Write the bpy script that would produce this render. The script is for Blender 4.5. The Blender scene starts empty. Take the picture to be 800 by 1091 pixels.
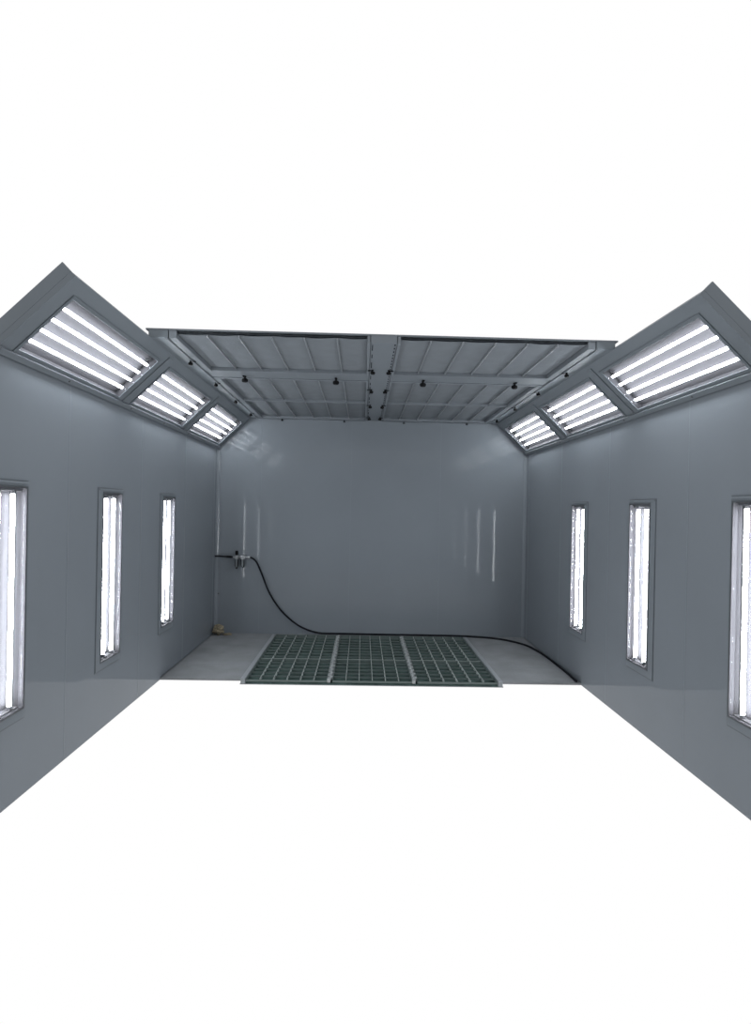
import bpy, bmesh, math, random
from mathutils import Vector, Matrix, noise
random.seed(7)
C = bpy.context.scene.collection
V = Vector

# ------------------------------------------------------------------ helpers
class MB:
    """collects shapes, links them as ONE mesh object"""
    def __init__(s): s.v = []; s.f = []; s.sm = []
    def add(s, vs, fs, smooth=False):
        b = len(s.v); s.v += [V(p) for p in vs]
        for f in fs: s.f.append([i + b for i in f]); s.sm.append(smooth)
    def obox(s, o, u, v, w):
        o, u, v, w = V(o), V(u), V(v), V(w)
        p = [o, o+u, o+u+v, o+v, o+w, o+u+w, o+u+v+w, o+v+w]
        f = [(3,2,1,0), (4,5,6,7), (0,1,5,4), (1,2,6,5), (2,3,7,6), (3,0,4,7)]
        if u.cross(v).dot(w) < 0: f = [tuple(reversed(q)) for q in f]
        s.add(p, f)
    def box(s, x0, x1, y0, y1, z0, z1):
        s.obox((min(x0,x1), min(y0,y1), min(z0,z1)), (abs(x1-x0),0,0), (0,abs(y1-y0),0), (0,0,abs(z1-z0)))
    def tube(s, pts, r, n=12, cap=True):
        pts = [V(p) for p in pts]; k = len(pts)
        rr = r if isinstance(r, (list, tuple)) else [r]*k
        t0 = (pts[1]-pts[0]).normalized()
        a = t0.orthogonal().normalized()
        vs = []; fs = []
        for i, p in enumerate(pts):
            t = (pts[min(i+1,k-1)] - pts[max(i-1,0)]).normalized()
            a = (a - t*a.dot(t)).normalized(); b = t.cross(a)
            for j in range(n):
                q = 2*math.pi*j/n
                vs.append(p + (a*math.cos(q) + b*math.sin(q))*rr[i])
        for i in range(k-1):
            for j in range(n):
                j2 = (j+1) % n
                fs.append((i*n+j, i*n+j2, (i+1)*n+j2, (i+1)*n+j))
        s.add(vs, fs, True)
        if cap:
            s.add(vs[:n], [tuple(reversed(range(n)))]); s.add(vs[-n:], [tuple(range(n))])
    def lathe(s, base, axis, prof, n=16):
        """prof: (distance along the axis, radius)"""
        base = V(base); axis = V(axis).normalized()
        a = axis.orthogonal().normalized(); b = axis.cross(a)
        vs = []; fs = []
        for h, r in prof:
            for j in range(n):
                q = 2*math.pi*j/n
                vs.append(base + axis*h + (a*math.cos(q) + b*math.sin(q))*max(r, 1e-4))
        for i in range(len(prof)-1):
            for j in range(n):
                j2 = (j+1) % n
                fs.append((i*n+j, i*n+j2, (i+1)*n+j2, (i+1)*n+j))
        s.add(vs, fs, True)
        s.add(vs[:n], [tuple(reversed(range(n)))]); s.add(vs[-n:], [tuple(range(n))])
    def holed(s, o, u, v, w, us, vs_, holes):
        """slab from o spanning us along u, vs_ along v, thickness vector w, with rectangular holes (u0,u1,v0,v1)"""
        o, u, v, w = V(o), V(u), V(v), V(w)
        us = sorted(set([round(x,5) for x in us] + [round(x,5) for h in holes for x in h[:2]]))
        vv = sorted(set([round(x,5) for x in vs_] + [round(x,5) for h in holes for x in h[2:]]))
        def solid(i, j):
            if i < 0 or j < 0 or i >= len(us)-1 or j >= len(vv)-1: return False
            a, b = (us[i]+us[i+1])/2, (vv[j]+vv[j+1])/2
            return not any(h[0] < a < h[1] and h[2] < b < h[3] for h in holes)
        idx = {}; pts = []; fs = []
        def P(i, j, k):
            if (i,j,k) not in idx:
                idx[(i,j,k)] = len(pts); pts.append(o + u*us[i] + v*vv[j] + w*k)
            return idx[(i,j,k)]
        for i in range(len(us)-1):
            for j in range(len(vv)-1):
                if not solid(i,j): continue
                fs.append((P(i,j,0),P(i+1,j,0),P(i+1,j+1,0),P(i,j+1,0)))
                fs.append((P(i,j,1),P(i,j+1,1),P(i+1,j+1,1),P(i+1,j,1)))
                if not solid(i-1,j): fs.append((P(i,j,0),P(i,j+1,0),P(i,j+1,1),P(i,j,1)))
                if not solid(i+1,j): fs.append((P(i+1,j,0),P(i+1,j,1),P(i+1,j+1,1),P(i+1,j+1,0)))
                if not solid(i,j-1): fs.append((P(i,j,0),P(i,j,1),P(i+1,j,1),P(i+1,j,0)))
                if not solid(i,j+1): fs.append((P(i,j+1,0),P(i+1,j+1,0),P(i+1,j+1,1),P(i,j+1,1)))
        s.add(pts, fs)
    def build(s, name, mat, parent=None, bevel=0, loc=None):
        org = V(loc) if loc is not None else (V(parent['org']) if parent is not None and 'org' in parent.keys() else V((0,0,0)))
        m = bpy.data.meshes.new(name)
        m.from_pydata([p - org for p in s.v], [], s.f)
        bm = bmesh.new(); bm.from_mesh(m); bmesh.ops.recalc_face_normals(bm, faces=bm.faces); bm.to_mesh(m); bm.free()
        m.polygons.foreach_set('use_smooth', s.sm)
        m.materials.append(mat)
        o = bpy.data.objects.new(name, m); C.objects.link(o)
        if parent is not None: o.parent = parent
        else: o.location = org
        if parent is not None: o['org'] = tuple(org)
        elif loc is not None: o['org'] = tuple(org)
        if bevel:
            b = o.modifiers.new('edge', 'BEVEL'); b.width = bevel; b.segments = 2; b.limit_method = 'ANGLE'
        return o

def empty(name, loc):
    o = bpy.data.objects.new(name, None); C.objects.link(o)
    o.location = loc; o.empty_display_size = .1; o['org'] = tuple(loc)
    return o
def tag(o, label=None, cat=None, group=None, kind=None):
    if label: o['label'] = label
    if cat: o['category'] = cat
    if group: o['group'] = group
    if kind: o['kind'] = kind
    return o
def kids(o): return [c for c in C.objects if c.parent == o]
def copy_tree(o, parent=None):
    src = kids(o)
    c = o.copy(); C.objects.link(c)
    if parent is not None: c.parent = parent
    for ch in src: copy_tree(ch, c)
    return c

# ------------------------------------------------------------------ materials
def mat(name, col, rough=.5, metal=0, spec=.5, noise_amt=0, noise_scale=8, bump=0, bump_scale=30, rough_var=0, coat=0):
    m = bpy.data.materials.new(name); m.use_nodes = True
    nt = m.node_tree; b = nt.nodes['Principled BSDF']
    b.inputs['Base Color'].default_value = (*col, 1)
    b.inputs['Roughness'].default_value = rough
    b.inputs['Metallic'].default_value = metal
    b.inputs['Specular IOR Level'].default_value = spec
    if coat:
        b.inputs['Coat Weight'].default_value = coat; b.inputs['Coat Roughness'].default_value = .05
    tc = nt.nodes.new('ShaderNodeTexCoord')
    if noise_amt:
        n = nt.nodes.new('ShaderNodeTexNoise'); n.inputs['Scale'].default_value = noise_scale; n.inputs['Detail'].default_value = 6
        nt.links.new(tc.outputs['Object'], n.inputs['Vector'])
        r = nt.nodes.new('ShaderNodeMapRange'); r.inputs['From Min'].default_value = .3; r.inputs['From Max'].default_value = .7
        r.inputs['To Min'].default_value = 1-noise_amt; r.inputs['To Max'].default_value = 1+noise_amt
        nt.links.new(n.outputs['Fac'], r.inputs['Value'])
        mx = nt.nodes.new('ShaderNodeMix'); mx.data_type = 'RGBA'; mx.blend_type = 'MULTIPLY'; mx.inputs['Factor'].default_value = 1
        mx.inputs['A'].default_value = (*col, 1); nt.links.new(r.outputs['Result'], mx.inputs['B'])
        nt.links.new(mx.outputs['Result'], b.inputs['Base Color'])
    if bump:
        n2 = nt.nodes.new('ShaderNodeTexNoise'); n2.inputs['Scale'].default_value = bump_scale; n2.inputs['Detail'].default_value = 4
        nt.links.new(tc.outputs['Object'], n2.inputs['Vector'])
        bp = nt.nodes.new('ShaderNodeBump'); bp.inputs['Strength'].default_value = bump; bp.inputs['Distance'].default_value = .01
        nt.links.new(n2.outputs['Fac'], bp.inputs['Height']); nt.links.new(bp.outputs['Normal'], b.inputs['Normal'])
    return m
def emit(name, col, strength):
    m = bpy.data.materials.new(name); m.use_nodes = True
    nt = m.node_tree; nt.nodes.clear()
    e = nt.nodes.new('ShaderNodeEmission'); e.inputs['Color'].default_value = (*col, 1); e.inputs['Strength'].default_value = strength
    o = nt.nodes.new('ShaderNodeOutputMaterial'); nt.links.new(e.outputs[0], o.inputs['Surface'])
    return m
def glass(name):
    m = bpy.data.materials.new(name); m.use_nodes = True
    nt = m.node_tree; nt.nodes.clear()
    t = nt.nodes.new('ShaderNodeBsdfTransparent'); t.inputs['Color'].default_value = (.97, .985, .99, 1)
    g = nt.nodes.new('ShaderNodeBsdfGlossy'); g.inputs['Roughness'].default_value = .12
    lw = nt.nodes.new('ShaderNodeLayerWeight'); lw.inputs['Blend'].default_value = .5
    pw = nt.nodes.new('ShaderNodeMath'); pw.operation = 'POWER'; pw.inputs[1].default_value = 5
    nt.links.new(lw.outputs['Facing'], pw.inputs[0])
    f = nt.nodes.new('ShaderNodeMapRange'); f.inputs['To Min'].default_value = .02; f.inputs['To Max'].default_value = .10
    nt.links.new(pw.outputs[0], f.inputs['Value'])
    x = nt.nodes.new('ShaderNodeMixShader'); o = nt.nodes.new('ShaderNodeOutputMaterial')
    nt.links.new(f.outputs[0], x.inputs[0]); nt.links.new(t.outputs[0], x.inputs[1]); nt.links.new(g.outputs[0], x.inputs[2])
    nt.links.new(x.outputs[0], o.inputs['Surface'])
    return m

WALLC = (.162, .182, .204)
M = dict(
    wall=mat('wall_paint', WALLC, .05, spec=.085, noise_amt=.03, noise_scale=1.3, bump=.004, bump_scale=2),
    ceil=mat('ceiling_paint', (.145, .163, .182), .5, spec=.1),
    slope=mat('slope_paint', (.150, .170, .190), .5, spec=.1),
    trim=mat('trim_paint', (.14, .161, .18), .5, spec=.1),
    joint=mat('joint_paint', (.165, .186, .208), .3, spec=.1),
    fabric=mat('filter_fabric', (.155, .172, .190), .95, spec=.05, noise_amt=.05, noise_scale=9, bump=.25, bump_scale=60),
    rod=mat('filter_rod', (.158, .173, .189), .4),
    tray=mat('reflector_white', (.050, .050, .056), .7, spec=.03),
    frame=mat('light_frame', (.150, .170, .191), .5, spec=.1),
    gasket=mat('light_gasket', (.13, .15, .168), .5, spec=.1),
    tube=emit('tube_glow', (.985, .985, 1), 58.0),
    tube_s=emit('tube_glow_slope', (.985, .985, 1), 33.0),
    cap=mat('tube_cap', (.10, .10, .11), .6, spec=.05),
    clip=mat('black_clip', (.03, .035, .04), .4),
    glass=glass('cover_glass'),
    black=mat('black_plastic', (.003, .0034, .004), .6, spec=.1),
    rubber=mat('hose_rubber', (.005, .006, .009), .6, spec=.1),
    concrete=mat('concrete', (.18, .19, .20), .75, spec=.1, noise_amt=.13, noise_scale=4, bump=.2, bump_scale=40),
    steel=mat('curb_steel', (.20, .22, .235), .5),
    bar=mat('grate_bar', (.30, .335, .33), .5),
    cross=mat('grate_cross', (.075, .10, .096), .6),
    mat_=mat('filter_mat_green', (.048, .075, .070), .95, spec=.05, noise_amt=.45, noise_scale=5, bump=.6, bump_scale=25),
    divider=mat('divider_zinc', (.27, .29, .295), .5, noise_amt=.1, noise_scale=20),
    silver=mat('silver_metal', (.26, .275, .29), .35, metal=.5),
    bowl=mat('smoked_bowl', (.17, .19, .205), .15),
    slot=mat('slot_dark', (.003, .004, .005), .8, spec=.05),
    scrap=mat('scrap_paper', (.19, .165, .115), .9, noise_amt=.35, noise_scale=25),
    seal=mat('dark_seal', (.055, .066, .075), .5),
    screw=mat('screw_dark', (.05, .055, .06), .4),
)

# ------------------------------------------------------------------ room numbers (metres)
HX = 1.9426           # half width
YB = 7.05             # back wall
ZC = 2.688            # ceiling
ZW = 2.314            # top of the side walls
XC = 1.555            # where the slope meets the ceiling
YW = -.55             # front end of the booth, behind the camera
YS = 2.79             # open end of the slopes
YC = 3.76             # open end of the ceiling
YF = 5.165            # open end of the floor
TH = .06
TW = .018             # side wall sheet

# ------------------------------------------------------------------ walls
WL_Y = [2.92, 4.12, 5.31, 1.73]      # centres of the wall lights
WL_HW, WL_Z0, WL_Z1 = .150, .462, 1.650
holes = [(y-WL_HW, y+WL_HW, WL_Z0, WL_Z1) for y in WL_Y]
seams = [.09, 1.231, 2.372, 3.513, 4.654, 5.79, 6.92]
for side, nm in ((-1, 'left'), (1, 'right')):
    b = MB(); b.holed((side*HX, 0, 0), (0,1,0), (0,0,1), (side*TW,0,0), [YW, YB], [-.02, ZW+.012], holes)
    w = tag(b.build('wall_'+nm, M['wall']), kind='structure')
    for sy in seams:
        b = MB(); b.box(side*HX, side*(HX-.0009), sy-.003, sy+.003, 0.004, ZW-.02)
        b.build('joint_strip', M['joint'], w, bevel=.0003)
b = MB(); b.box(-HX-TH, HX+TH, YB, YB+TH, -.06, ZC+.10)
wb = tag(b.build('wall_back', M['wall']), kind='structure')
for sx in (-1.395, -.272, .852):
    b = MB(); b.box(sx-.003, sx+.003, YB-.0009, YB, .004, ZC-.02 if abs(sx) < 1.4 else ZC-.1)
    b.build('joint_strip', M['joint'], wb, bevel=.0003)
b = MB(); b.box(-HX-TH, HX+TH, YW-TH, YW, -.06, ZC+.10)
tag(b.build('wall_front', M['wall']), kind='structure')
# upright corner trims
for i, side in enumerate((-1, 1)):
    b = MB(); x = side*HX
    pts = [(x, YB-.034), (x-side*.006, YB-.034), (x-side*.016, YB-.016), (x-side*.034, YB-.006), (x-side*.034, YB), (x, YB)]
    n = len(pts)
    vs = [(p[0], p[1], .004) for p in pts] + [(p[0], p[1], ZW-.03) for p in pts]
    b.add(vs, [tuple(range(n)), tuple(range(n, 2*n))] + [(j, (j+1) % n, n+(j+1) % n, n+j) for j in range(n)])
    tag(b.build('trim_%d' % (i+1), M['wall']), kind='structure')

# slopes that carry the light panels
def slope_frame(side):
    p0 = V((side*HX, 0, ZW)); p1 = V((side*XC, 0, ZC)); t = p1 - p0; L = t.length; t.normalize()
    n = V((-side*t.z, 0, -abs(t.x)))        # into the room
    return p0, t, n.normalized(), L
CL_Y = [2.90, 4.32, 5.735]; CL_L = 1.215; CS0, CS1 = .047, .447
for side, nm in ((-1, 'left'), (1, 'right')):
    p0, t, n, L = slope_frame(side)
    b = MB(); b.holed(p0, (0,1,0), t, -n*.03, [YS, YB], [0, L], [(y, y+CL_L, CS0, CS1) for y in CL_Y])
    w = tag(b.build('wall_upper_'+nm, M['slope']), kind='structure')
    b = MB(); b.obox(p0 + V((0,YS,0)) - n*.031, V((0,.012,0)), t*L, -n*.062); b.build('end_plate', M['slope'], w)
    # lip where the slope meets the wall, with its screws
    b = MB(); b.obox(p0 + V((0,YS,0)) + n*.0005, V((0,YB-YS,0)), t*.036, n*.019); b.build('lip', M['slope'], w, bevel=.002)
    for sy in (3.45, 4.36, 5.08, 5.78):
        b = MB(); b.lathe(p0 + V((0,sy,0)) + t*.018 + n*.019, n, [(0,.009), (.003,.008), (.005,.004)], 10); b.build('screw', M['screw'], w)
    # flat divider ribs between the light panels
    for ya, yb in ((4.115, 4.32), (5.535, 5.735)):
        c = (ya+yb)/2
        b = MB(); b.obox(p0 + V((0,c-.035,0)) + t*.038 + n*.0005, V((0,.07,0)), t*(L-.066), n*.008); b.build('divider_rib', M['slope'], w, bevel=.002)

# ------------------------------------------------------------------ ceiling
b = MB(); b.box(-XC-.03, XC+.03, YC, YB, ZC+.050, ZC+.060)
ceil = tag(b.build('ceiling', M['ceil']), kind='structure')
FX0, FX1 = .092, 1.432            # filter frame, inner and outer edge
for side in (-1, 1):
    b = MB()
    b.box(side*(FX1+.006), side*(XC+.012), YC, YB, ZC, ZC+.050)
    b.build('edge_strip', M['trim'], ceil, bevel=.003)
    b = MB(); b.box(side*(FX1+.010), side*(FX1+.022), YC, YB-.05, ZC-.008, ZC-.0003); b.build('edge_bead', M['ceil'], ceil, bevel=.002)
b = MB(); b.box(-FX0+.004, FX0-.004, YC, YB-.06, ZC, ZC+.050)
cs = b.build('center_strip', M['ceil'], ceil, bevel=.002)
b = MB(); y = YC+.02
while y < 6.9:
    b.box(.072, .080, y, y+.034, ZC-.0012, ZC-.0002); y += .082
b.build('slot_row', M['slot'], cs)
b = MB(); y = YC+.05; k = 0
while y < 6.9:
    l = (.13, .09, .16, .07)[k % 4]; b.box(-.079, -.073, y, y+l, ZC-.0012, ZC-.0002); y += l+(.10, .13, .08)[k % 3]; k += 1
b.build('slot_row', M['slot'], cs)
for side in (-1, 1):
    b = MB(); b.box(side*FX0, side*FX1, 4.655, 4.855, ZC, ZC+.050); b.build('cross_beam', M['ceil'], ceil, bevel=.003)
    b = MB(); b.box(side*FX0, side*FX1, 6.985, YB, ZC, ZC+.050); b.build('back_strip', M['ceil'], ceil, bevel=.003)

def filter_frame(side, y0, y1, mid, label):
    x0, x1 = side*FX0, side*FX1
    t = empty('ceiling_filter', ((x0+x1)/2, (y0+y1)/2, ZC))
    tag(t, label, 'ceiling filter', 'filter frames in the ceiling')
    r = .034
    b = MB()
    b.box(x0, x0+side*.02, y0, y1, ZC-.004, ZC+.048); b.box(x1-side*.05, x1, y0, y1, ZC-.004, ZC+.048)
    b.box(x0+side*.02, x1-side*.05, y1-r, y1, ZC-.004, ZC+.048)
    if y0 > YC+.1: b.box(x0+side*.02, x1-side*.05, y0, y0+r, ZC-.004, ZC+.048)
    b.build('rail', M['ceil'], t, bevel=.003)
    if mid:
        b = MB(); b.box(x0+side*.02, x1-side*.05, mid-.013, mid+.013, ZC-.002, ZC+.04); b.build('mid_rail', M['ceil'], t, bevel=.003)
    bars = [side*q for q in (.314, .534, .753, .970, 1.178)]
    edges = [x0+side*.022] + bars + [x1-side*.052]
    # fabric hangs a little between the rods
    b = MB(); nx, ny = 48, 24; vs = []; fs = []
    for i in range(nx+1):
        x = edges[0] + (edges[-1]-edges[0])*i/nx
        for k in range(6):
            a, c = sorted((edges[k], edges[k+1]))
            if a-1e-6 <= x <= c+1e-6: ph = (x-a)/(c-a); break
        for j in range(ny+1):
            yy = y0+.01 + (y1-y0-.02)*j/ny
            z = ZC+.030 - .006*math.sin(math.pi*ph) + .004*noise.noise(V((x*5, yy*4, 3.1)))
            vs.append((x, yy, z))
    m_ = (nx+1)*(ny+1)
    vs += [(p[0], p[1], p[2]+.014) for p in vs]
    for i in range(nx):
        for j in range(ny):
            q = (i*(ny+1)+j, (i+1)*(ny+1)+j, (i+1)*(ny+1)+j+1, i*(ny+1)+j+1)
            fs.append(q); fs.append(tuple(m_+k for k in reversed(q)))
    b.add(vs, fs, True); b.build('filter_fabric', M['fabric'], t)
    ya = y0 + (r if y0 > YC+.1 else 0)
    for xb in bars:
        segs = [(ya, y1-r)] if not mid else [(ya, mid-.013), (mid+.013, y1-r)]
        for a, c in segs:
            b = MB(); b.obox((xb-.005, a, ZC+.010), (.010,0,0), (0,c-a,0), (0,0,.016)); b.build('rod', M['rod'], t, bevel=.004)
    return t
filter_frame(-1, YC, 4.645, None, 'left ceiling filter frame on the near side of the cross beam')
filter_frame(1, YC, 4.645, None, 'right ceiling filter frame on the near side of the cross beam')
filter_frame(-1, 4.865, 6.975, 5.885, 'left ceiling filter frame between the cross beam and the back wall')
filter_frame(1, 4.865, 6.975, 5.885, 'right ceiling filter frame between the cross beam and the back wall')

# black latches that hold the filter frames
def make_latch():
    t = empty('ceiling_latch', (0, 0, 0))
    b = MB(); b.lathe((0,0,-.0005), (0,0,-1), [(0,.010), (.008,.010), (.010,.007), (.020,.007)], 12); b.build('stem', M['black'], t)
    b = MB()
    prof = []; n = 12; vs = []
    for h, rr in ((-.018,.013), (-.024,.019), (-.040,.019), (-.046,.013)):
        for j in range(n):
            q = 2*math.pi*j/n; k = 1.0 if j % 3 else 1.22
            vs.append((rr*k*math.cos(q), rr*k*math.sin(q), h))
    fs = [(i*n+j, i*n+(j+1) % n, (i+1)*n+(j+1) % n, (i+1)*n+j) for i in range(3) for j in range(n)] + [tuple(range(n)), tuple(range(3*n, 4*n))]
    b.add(vs, fs); b.build('knob', M['black'], t)
    b = MB(); b.box(-.007, .050, -.008, .008, -.0135, -.0065); b.build('tongue', M['black'], t, bevel=.002)
    return t
latch0 = make_latch(); first = [True]
def latch(x, y, rot, label, z=ZC, s=1):
    t = latch0 if first[0] else copy_tree(latch0)
    first[0] = False
    t.location = (x, y, z); t.rotation_euler = (0, 0, rot); t.scale = (s, s, s)
    tag(t, label, 'latch', 'black latches on the ceiling filter frames')
ordw = ['closest to the back wall', 'second from the back wall', 'third from the back wall', 'fourth from the back wall']
for i, y in enumerate((6.74, 5.96, 5.20, 4.477)):
    latch(-.063, y, math.pi, 'black ceiling latch on left edge of the narrow centre strip, ' + ordw[i], s=.8)
    latch(.064, y, 0, 'black ceiling latch on right edge of the narrow centre strip, ' + ordw[i], s=.8)
for i, (yl, yr) in enumerate(((6.645, 6.70), (5.862, 5.90), (5.073, 5.12), (4.333, 4.407))):
    latch(-1.462, yl, 0, 'black ceiling latch on the strip above the left light panels, ' + ordw[i], s=.8)
    latch(1.472, yr, math.pi, 'black ceiling latch on the strip above the right light panels, ' + ordw[i], s=.8)
whr = ['above the left light panels\' side', 'just left of the centre strip', 'just right of the centre strip', 'on the right light panels\' side']
whr = ['leftmost of the four', 'just left of the centre strip', 'just right of the centre strip', 'rightmost of the four']
for i, x in enumerate((-1.145, -.371, .374, 1.164)):
    latch(x, 4.80, -math.pi/2, 'large black ceiling latch under the cross beam, ' + whr[i], s=1.15)
    latch(x, 7.018, -math.pi/2, 'small black ceiling latch right against the back wall, ' + whr[i], s=.6)

# ------------------------------------------------------------------ light panels in the slopes
def make_ceiling_light(side):
    p0, t, n, L = slope_frame(side)
    yA = CL_Y[2]
    root = empty('ceiling_light', p0 + V((0, yA+CL_L/2, 0)) + t*(CS0+CS1)/2)
    Y = V((0,1,0))
    def at(y, s, d): return p0 + V((0, yA+y, 0)) + t*(CS0+s) + n*d
    W = CS1-CS0; D = .078
    # white reflector tray behind the opening, sides flaring outwards
    b = MB(); e = .0
    def rect(d, gy, gs): return [at(-gy,-gs,d), at(CL_L+gy,-gs,d), at(CL_L+gy,W+gs,d), at(-gy,W+gs,d)]
    o = rect(-.031, .075, .012); i_ = rect(-D, .071, .004); oo = rect(-.031, .081, .018); io = rect(-D-.006, .077, .010)
    vs = o + i_ + oo + io; fs = [(4,5,6,7), (12,13,14,15)]
    for k in range(4):
        k2 = (k+1) % 4
        fs += [(k,k2,4+k2,4+k), (8+k,8+k2,12+k2,12+k), (k,k2,8+k2,8+k)]
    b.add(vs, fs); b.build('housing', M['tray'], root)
    # light frame round the glass
    b = MB(); fw = .013
    b.holed(at(0,0,.0005), Y, t, n*.006, [-.010, CL_L+.010], [-.010, W+.010], [(fw, CL_L-fw, fw, W-fw)])
    b.build('frame', M['gasket'], root, bevel=.002)
    b = MB(); b.holed(at(0,0,-.0002), Y, t, -n*.0305, [.0006, CL_L-.0006], [.0006, W-.0006], [(.0035, CL_L-.0035, .0035, W-.0035)])
    b.build('added_liner', M['tray'], root)  # dark lining added to dim the overlit sides of the opening
    b = MB(); b.obox(at(.004,.004,-.010), Y*(CL_L-.008), t*(W-.008), n*.004); b.build('glass_pane', M['glass'], root)
    for s in (.067, .148, .229, .310):
        b = MB(); y0, y1 = .02, CL_L+.028
        b.tube([at(y0+.004,s,-.045), at(y1-.004,s,-.045)], .0086, 14)
        tb = b.build('tube', M['tube_s'], root)
        for ya, yb in ((y0-.02, y0+.004), (y1-.004, y1+.02)):
            b = MB(); b.lathe(at(ya,s,-.045), Y, [(0,.008), (.003,.0108), (.021,.0108), (.024,.009)], 12)
            b.build('end_cap', M['cap'], tb)
    # dark wire clips in the far corners
    for s0, s1 in ((.028, .060), (W-.03, W-.062)):
        b = MB(); b.tube([at(CL_L+.005,s0,-.034), at(CL_L-.02,(s0*2+s1)/3,-.036), at(CL_L-.06,s1,-.050)], .003, 8)
        b.build('clip', M['clip'], root)
    return root
for side, nm in ((-1, 'left'), (1, 'right')):
    L0 = make_ceiling_light(side)
    lab = ['slanted four-tube light panel on the %s slope closest to the camera' % nm,
           'slanted four-tube light panel, middle one on the %s slope' % nm,
           'slanted four-tube light panel on the %s slope touching the back wall' % nm]
    for k, y in enumerate(CL_Y):
        o = L0 if k == 2 else copy_tree(L0)
        o.location.y = y + CL_L/2
        tag(o, lab[k], 'ceiling light', 'slanted light panels on the %s slope' % nm)

# ------------------------------------------------------------------ upright lights in the side walls
def make_wall_light(side):
    yc = WL_Y[2]
    root = empty('wall_light', (side*HX, yc, WL_Z0))
    def X(d): return side*(HX+d)               # d > 0 goes into the wall
    a, c = yc-WL_HW, yc+WL_HW; z0, z1 = WL_Z0, WL_Z1; D = .062
    b = MB()
    def rect(d, g): return [(X(d), a-g, z0-g), (X(d), c+g, z0-g), (X(d), c+g, z1+g), (X(d), a-g, z1+g)]
    vs = rect(TW+.001, .030) + rect(D, .022) + rect(TW+.001, .036) + rect(D+.006, .028)
    fs = [(4,5,6,7), (12,13,14,15)]
    for k in range(4):
        k2 = (k+1) % 4
        fs += [(k,k2,4+k2,4+k), (8+k,8+k2,12+k2,12+k), (k,k2,8+k2,8+k)]
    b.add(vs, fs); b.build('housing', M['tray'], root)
    b = MB()
    b.holed((X(-.0008),0,0), (0,1,0), (0,0,1), (-side*.005,0,0), [a-.070,c+.014], [z0-.055,z1+.032], [(a-.0005,c+.0005,z0-.0005,z1+.0005)])
    b.box(X(-.006), X(-.013), a-.068, c+.010, z1+.020, z1+.031)
    b.build('frame', M['frame'], root, bevel=.0015)
    b = MB()
    b.holed((X(-.0002),0,0), (0,1,0), (0,0,1), (-side*.002,0,0), [a-.076,c+.020], [z0-.061,z1+.038], [(a-.066,c+.010,z0-.05,z1+.028)])
    b.holed((X(-.0055),0,0), (0,1,0), (0,0,1), (-side*.004,0,0), [a-.006,c+.011], [z0-.008,z1+.008], [(a-.0005,c+.0005,z0-.0005,z1+.0005)])
    b.build('gasket', M['seal'], root)
    b = MB(); b.holed((X(-.0088),0,0), (0,1,0), (0,0,1), (side*(TW+.0095),0,0), [a+.0006,c-.0006], [z0+.0006,z1-.0006], [(a+.0028,c-.0028,z0+.0028,z1-.0028)])
    b.build('added_liner', M['tray'], root)  # added dark sleeve, keeps the reveal beside the tubes from glaring white
    b = MB(); b.box(X(.003), X(.006), a+.003, c-.003, z0+.003, z1-.003); b.build('glass_pane', M['glass'], root)
    for dy in (-.037, .087):
        b = MB(); b.tube([(X(.028), yc+dy, z0+.028), (X(.028), yc+dy, z1-.034)], .0105, 14)
        tb = b.build('tube', M['tube'], root)
        for za, dr in ((z0+.030, -1), (z1-.036, 1)):
            b = MB(); b.lathe((X(.028), yc+dy, za), (0,0,dr), [(0,.012), (.004,.013), (.024,.013), (.028,.010)], 12)
            b.build('end_cap', M['cap'], tb)
    for zz in (z0-.012, z1-.020):
        b = MB(); b.box(X(.016), X(.058), yc-.095, yc+.145, zz, zz+.022); b.build('socket_bar', M['cap'], root, bevel=.003)
    return root
for side, nm in ((-1, 'left'), (1, 'right')):
    L0 = make_wall_light(side)
    lab = ['upright two-tube light in the %s wall, cut by the edge of the photo' % nm,
           'upright two-tube light in the %s wall, the middle one of three' % nm,
           'upright two-tube light in the %s wall, the one closest to the back wall' % nm,
           'fourth upright light in the %s wall, seen only as a reflection in the back wall' % nm]
    for k, y in enumerate(WL_Y):
        o = L0 if k == 2 else copy_tree(L0)
        o.location.y = y
        tag(o, lab[k], 'wall light', 'upright lights in the %s wall' % nm)

# ------------------------------------------------------------------ floor
GX = 1.165
b = MB()
b.holed((0,0,0), (1,0,0), (0,1,0), (0,0,-.02), [-HX-TH, HX+TH], [YF, YB], [(-GX-.045, GX+.045, YF, 7.02)])
b.box(-GX-.05, GX+.05, YF, 7.025, -.052, -.045)
fl = tag(b.build('floor', M['concrete']), kind='structure')
for side in (-1, 1):
    b = MB(); b.box(side*(GX+.002), side*(GX+.045), YF, 7.02, -.045, .003); b.build('curb', M['steel'], fl, bevel=.002)
    b = MB(); b.box(side*(GX+.047), side*(HX-.012), 5.668, 5.674, -.001, .0008); b.build('joint', M['steel'], fl)
    b = MB(); b.box(side*(HX-.012), side*HX, YF, YB-.04, .0, .003); b.build('sealant', M['screw'], fl)
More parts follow.
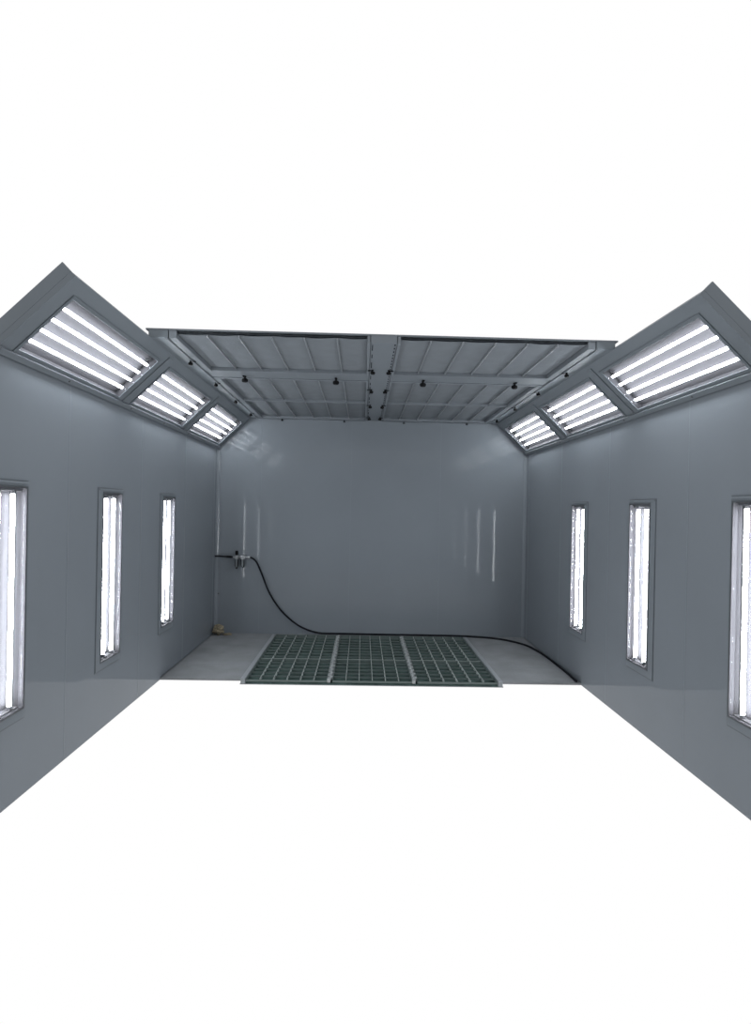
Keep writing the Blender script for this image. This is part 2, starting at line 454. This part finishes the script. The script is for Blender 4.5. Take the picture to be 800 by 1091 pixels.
# green filter mat under the grates: a soft wavy sheet
b = MB(); nx, ny = 60, 50; vs = []; fs = []
for i in range(nx+1):
    for j in range(ny+1):
        x = -GX+2*GX*i/nx; y = YF+(7.02-YF)*j/ny
        vs.append((x, y, -.036 + .005*noise.noise(V((x*3, y*6, 0))) + .002*noise.noise(V((x*14, y*20, 4)))))
m_ = len(vs); vs += [(p[0], p[1], -.0448) for p in vs]
for i in range(nx):
    for j in range(ny):
        q = (i*(ny+1)+j, (i+1)*(ny+1)+j, (i+1)*(ny+1)+j+1, i*(ny+1)+j+1)
        fs.append(q); fs.append(tuple(m_+k for k in reversed(q)))
for i in range(nx): fs.append((i*(ny+1), (i+1)*(ny+1), m_+(i+1)*(ny+1), m_+i*(ny+1)))
b.add(vs, fs, True)
mt = b.build('filter_mat', M['mat_'])
tag(mt, 'dark green filter mat lying beneath the floor grates', 'filter mat')

def grate(xa, xb, ya, yb, label):
    t = empty('floor_grate', ((xa+xb)/2, (ya+yb)/2, 0)); tag(t, label, 'floor grate', 'steel grates in the floor')
    g = .003; h = .026
    b = MB(); w = .0028
    b.box(xa, xa+.005, ya+g, yb-g, -h, -.001); b.box(xb-.005, xb, ya+g, yb-g, -h, -.001)
    b.box(xa+.005, xb-.005, yb-g-.006, yb-g, -h, -.001)
    b.build('rim', M['cross'], t)
    b = MB(); b.box(xa+.005, xb-.005, ya+g, ya+g+.006, -h, 0) if ya > YF+.1 else b.box(xa+.005, xb-.005, ya+g, ya+g+.006, -h, -.008)
    b.build('end_bar', M['bar' if ya > YF+.1 else 'cross'], t)
    for k in range(1, 6):
        x = xa+(xb-xa)*k/6
        b = MB(); b.box(x-w, x+w, ya+g+.007, yb-g-.007, -h, .001); b.build('long_bar', M['bar'], t)
    n = max(2, round((yb-ya)/.125))
    for k in range(1, n):
        y = ya+(yb-ya)*k/n
        b = MB()
        b.box(xa+.006, xb-.006, y-.003, y+.003, -.020, -.002)
        b.build('cross_bar', M['cross'], t)
    return t
cols = [(-1.160, -.418), (-.368, .368), (.418, 1.160)]
cn = ['left', 'middle', 'right']
for (xa, xb), c in zip(cols, cn):
    grate(xa, xb, 5.885, 7.015, 'steel floor grate in the %s column, meeting the back wall' % c)
    grate(xa, xb, YF, 5.885, 'steel floor grate in the %s column, cut by the bottom edge of the photo' % c)
# zigzag strips between the grate columns
for x, c in ((-.393, 'left'), (.393, 'right')):
    b = MB(); n = 15; L = 7.012-YF; vs = []; w = .0125
    zt, zb = .005, -.026
    left = []; right = []
    for k in range(n):
        y0 = YF + L*k/n; y1 = y0 + L/n*.5; y2 = YF + L*(k+1)/n
        left += [(x-.0235, y0), (x-.0235, y1), (x-.005, y1+.012), (x-.005, y2-.012)]
        right += [(x+.005, y0), (x+.005, y1), (x+.0235, y1+.012), (x+.0235, y2-.012)]
    m_ = len(left)
    vs = [(p[0], p[1], zt) for p in left] + [(p[0], p[1], zt) for p in right] + [(p[0], p[1], zb) for p in left] + [(p[0], p[1], zb) for p in right]
    fs = []
    for k in range(m_-1):
        fs += [(k, m_+k, m_+k+1, k+1), (2*m_+k, 2*m_+k+1, 3*m_+k+1, 3*m_+k), (k, k+1, 2*m_+k+1, 2*m_+k), (m_+k, 3*m_+k, 3*m_+k+1, m_+k+1)]
    fs += [(0, 2*m_, 3*m_, m_), (m_-1, 2*m_-1, 4*m_-1, 3*m_-1)]
    b.add(vs, fs)
    o = b.build('divider_strip', M['divider'])
    tag(o, 'pale zigzag steel strip between the middle and %s floor grates' % c, 'floor strip', 'zigzag strips between the grates')

# ------------------------------------------------------------------ air regulator, pipe and hose on the back wall
yw = YB-.055; zr = .958
rg = tag(empty('air_regulator', (-1.63, YB, zr)), 'small air filter regulator with two bowls and black knob on the back wall', 'air regulator')
b = MB(); b.box(-1.690, -1.652, yw-.022, yw+.022, zr-.024, zr+.020); b.box(-1.618, -1.572, yw-.022, yw+.022, zr-.024, zr+.018)
b.build('body', M['silver'], rg, bevel=.004)
b = MB(); b.lathe((-1.652, yw, zr-.002), (1,0,0), [(0,.013), (.008,.017), (.026,.017), (.034,.013)], 6); b.build('coupling', M['silver'], rg)
b = MB(); b.lathe((-1.671, yw, zr+.020), (0,0,1), [(0,.014), (.010,.014), (.012,.0185), (.050,.0185), (.056,.015)], 14); b.build('knob', M['black'], rg)
b = MB(); b.lathe((-1.671, yw, zr-.024), (0,0,-1), [(0,.021), (.012,.022), (.016,.019), (.090,.0185), (.104,.014), (.106,.007), (.124,.007), (.126,.004)], 16)
b1 = b.build('bowl', M['bowl'], rg)
b = MB()
for q in range(4):
    a = math.pi/4+q*math.pi/2; dx, dy = .0205*math.cos(a), .0205*math.sin(a)
    b.tube([(-1.671+dx, yw+dy, zr-.03), (-1.671+dx, yw+dy, zr-.11), (-1.671+dx*.5, yw+dy*.5, zr-.128)], .0045, 8)
b.build('bowl_guard', M['black'], b1)
b = MB(); b.lathe((-1.671, yw, zr-.126), (0,0,-1), [(0,.012), (.012,.013), (.020,.009)], 12); b.build('drain_cap', M['black'], b1)
b = MB(); b.lathe((-1.595, yw, zr-.024), (0,0,-1), [(0,.024), (.012,.025), (.016,.0225), (.070,.0225), (.092,.017), (.104,.008)], 16)
b2 = b.build('bowl', M['bowl'], rg)
b = MB()
for q in range(4):
    a = math.pi/4+q*math.pi/2; r_ = .0245; dx, dy = math.cos(a), math.sin(a)
    b.tube([(-1.595+dx*r_, yw+dy*r_, zr-.03), (-1.595+dx*r_, yw+dy*r_, zr-.09), (-1.595+dx*.018, yw+dy*.018, zr-.118), (-1.595, yw, zr-.13)], .0045, 8)
b.build('bowl_guard', M['black'], b2)
b = MB(); b.box(-1.664, -1.606, yw+.0225, YB-.001, zr-.012, zr+.010); b.build('bracket', M['bowl'], rg, bevel=.002)
b = MB(); b.lathe((-1.572, yw, zr-.003), (1,0,0), [(0,.012), (.006,.016), (.020,.016), (.024,.010), (.040,.009)], 10); b.build('outlet', M['silver'], rg)
b = MB(); b.lathe((-1.690, yw, zr-.003), (-1,0,0), [(0,.013), (.006,.016), (.020,.016), (.024,.009)], 10); b.build('inlet', M['silver'], rg)

pp = tag(empty('air_pipe', (-1.83, YB, zr)), 'short black air pipe from the left wall to the regulator', 'pipe')
b = MB(); b.tube([(-HX+.001, yw, zr+.006), (-1.85, yw, zr+.004), (-1.715, yw, zr-.003)], .0105, 12); b.build('pipe', M['rubber'], pp)
b = MB(); b.tube([(-1.795, yw, zr+.001), (-1.735, yw, zr-.002)], .0145, 12); b.build('sleeve', M['black'], pp)

def catmull(P, n=10):
    out = []
    P = [V(p) for p in P]; Q = [P[0]*2-P[1]] + P + [P[-1]*2-P[-2]]
    for i in range(1, len(Q)-2):
        a, b_, c, d = Q[i-1], Q[i], Q[i+1], Q[i+2]
        for k in range(n):
            t = k/n
            out.append(.5*((2*b_) + (c-a)*t + (2*a-5*b_+4*c-d)*t*t + (3*b_-a-3*c+d)*t**3))
    return out + [P[-1]]
HR = .011
def hz(x): return HR + .004
hose = HOSE_POINTS = [(-1.533, yw, zr-.003), (-1.50, yw, zr-.004), (-1.43, yw, .905), (-1.362, yw, .765), (-1.278, yw, .558), (-1.173, yw, .382), (-1.056, yw, .248),
        (-.91, yw, .130), (-.763, yw+.01, .058), (-.617, yw+.02, hz(0)+.008), (-.41, YB-.030, hz(0)+.003), (.05, YB-.026, hz(0)), (.35, YB-.028, hz(0)),
        (.70, YB-.03, hz(0)), (1.0, YB-.035, hz(0)), (1.26, 6.985, hz(0)), (1.50, 6.93, HR+.001), (1.70, 6.79, HR+.001), (1.835, 6.58, HR+.001), (1.89, 6.33, HR+.001), (1.912, 5.98, HR+.001),
        (1.916, 5.6, HR+.001), (1.908, 5.3, HR+.001), (1.90, YF+.005, HR+.001)]
hs = tag(empty('air_hose', (-1.5, yw, 0)), 'long black air hose drooping from the regulator and running along the floor', 'hose')
b = MB(); b.tube(catmull(hose), HR, 10); b.build('hose', M['rubber'], hs)
b = MB(); b.tube([(-1.531, yw, zr-.003), (-1.507, yw, zr-.0035)], .0145, 12); b.build('ferrule', M['silver'], hs)

# crumpled scrap in the corner
def lump(name, c, r, seed, flat, amp):
    bm = bmesh.new(); bmesh.ops.create_icosphere(bm, subdivisions=4, radius=1)
    zmin = 9
    for v in bm.verts:
        k = 1 + amp*noise.noise(v.co*2.2+V((seed,0,0))) + amp*.6*abs(noise.noise(v.co*5+V((0,seed,0))))
        v.co = V((v.co.x*k*r[0], v.co.y*k*r[1], v.co.z*k*r[2])); zmin = min(zmin, v.co.z)
    for v in bm.verts: v.co.z = max(v.co.z-zmin*.82, .001)
    m = bpy.data.meshes.new(name); bm.to_mesh(m); bm.free(); m.materials.append(M['scrap'])
    o = bpy.data.objects.new(name, m); C.objects.link(o); o.location = c
    return o
sc = lump('crumpled_paper', (-1.862, 6.93, 0), (.06, .06, .05), 2.3, 1, .55)
tag(sc, 'crumpled yellow-brown scrap of paper in the left floor corner', 'scrap paper')
s2 = lump('crumpled_paper', (-1.755, 6.94, 0), (.05, .04, .010), 6.1, 1, .5)
tag(s2, 'flat small yellow-brown paper shred beside the crumpled scrap', 'scrap paper')

b = MB(); b.lathe((-1.902, YB, .49), (0,-1,0), [(0,.010), (.004,.010), (.006,.006)], 10)
tag(b.build('wall_screw', M['screw'], loc=(-1.902, YB, .49)), 'tiny dark screw low on the back wall beside the left corner', 'screw')

# ------------------------------------------------------------------ plain white background added outside the open booth, also fills it with light
w = bpy.data.worlds.new('open_white'); bpy.context.scene.world = w; w.use_nodes = True
bg = w.node_tree.nodes['Background']; bg.inputs['Color'].default_value = (1,1,1,1); bg.inputs['Strength'].default_value = 1.0

# ------------------------------------------------------------------ camera
cam = bpy.data.cameras.new('camera'); co = bpy.data.objects.new('camera', cam); C.objects.link(co)
cam.sensor_fit = 'HORIZONTAL'; cam.sensor_width = 36; cam.lens = 36*597.318/800; cam.clip_start = .05
yaw, pitch, roll = 2.3415e-2, -1.8806e-3, 1.98983e-2
f = V((math.sin(yaw)*math.cos(pitch), math.cos(yaw)*math.cos(pitch), math.sin(pitch)))
r = V((math.cos(yaw), -math.sin(yaw), 0)); u = r.cross(f)
r2 = r*math.cos(roll)+u*math.sin(roll); u2 = u*math.cos(roll)-r*math.sin(roll)
m = Matrix((r2, u2, -f)).transposed().to_4x4(); m.translation = V((-.1233, 0, 1.5624))
co.matrix_world = m
s = bpy.context.scene; s.camera = co
s.view_settings.view_transform = 'Standard'; s.view_settings.look = 'None'; s.view_settings.exposure = 0; s.view_settings.gamma = 1
s.view_settings.use_curve_mapping = False
s.cycles.max_bounces = 10; s.cycles.transparent_max_bounces = 16
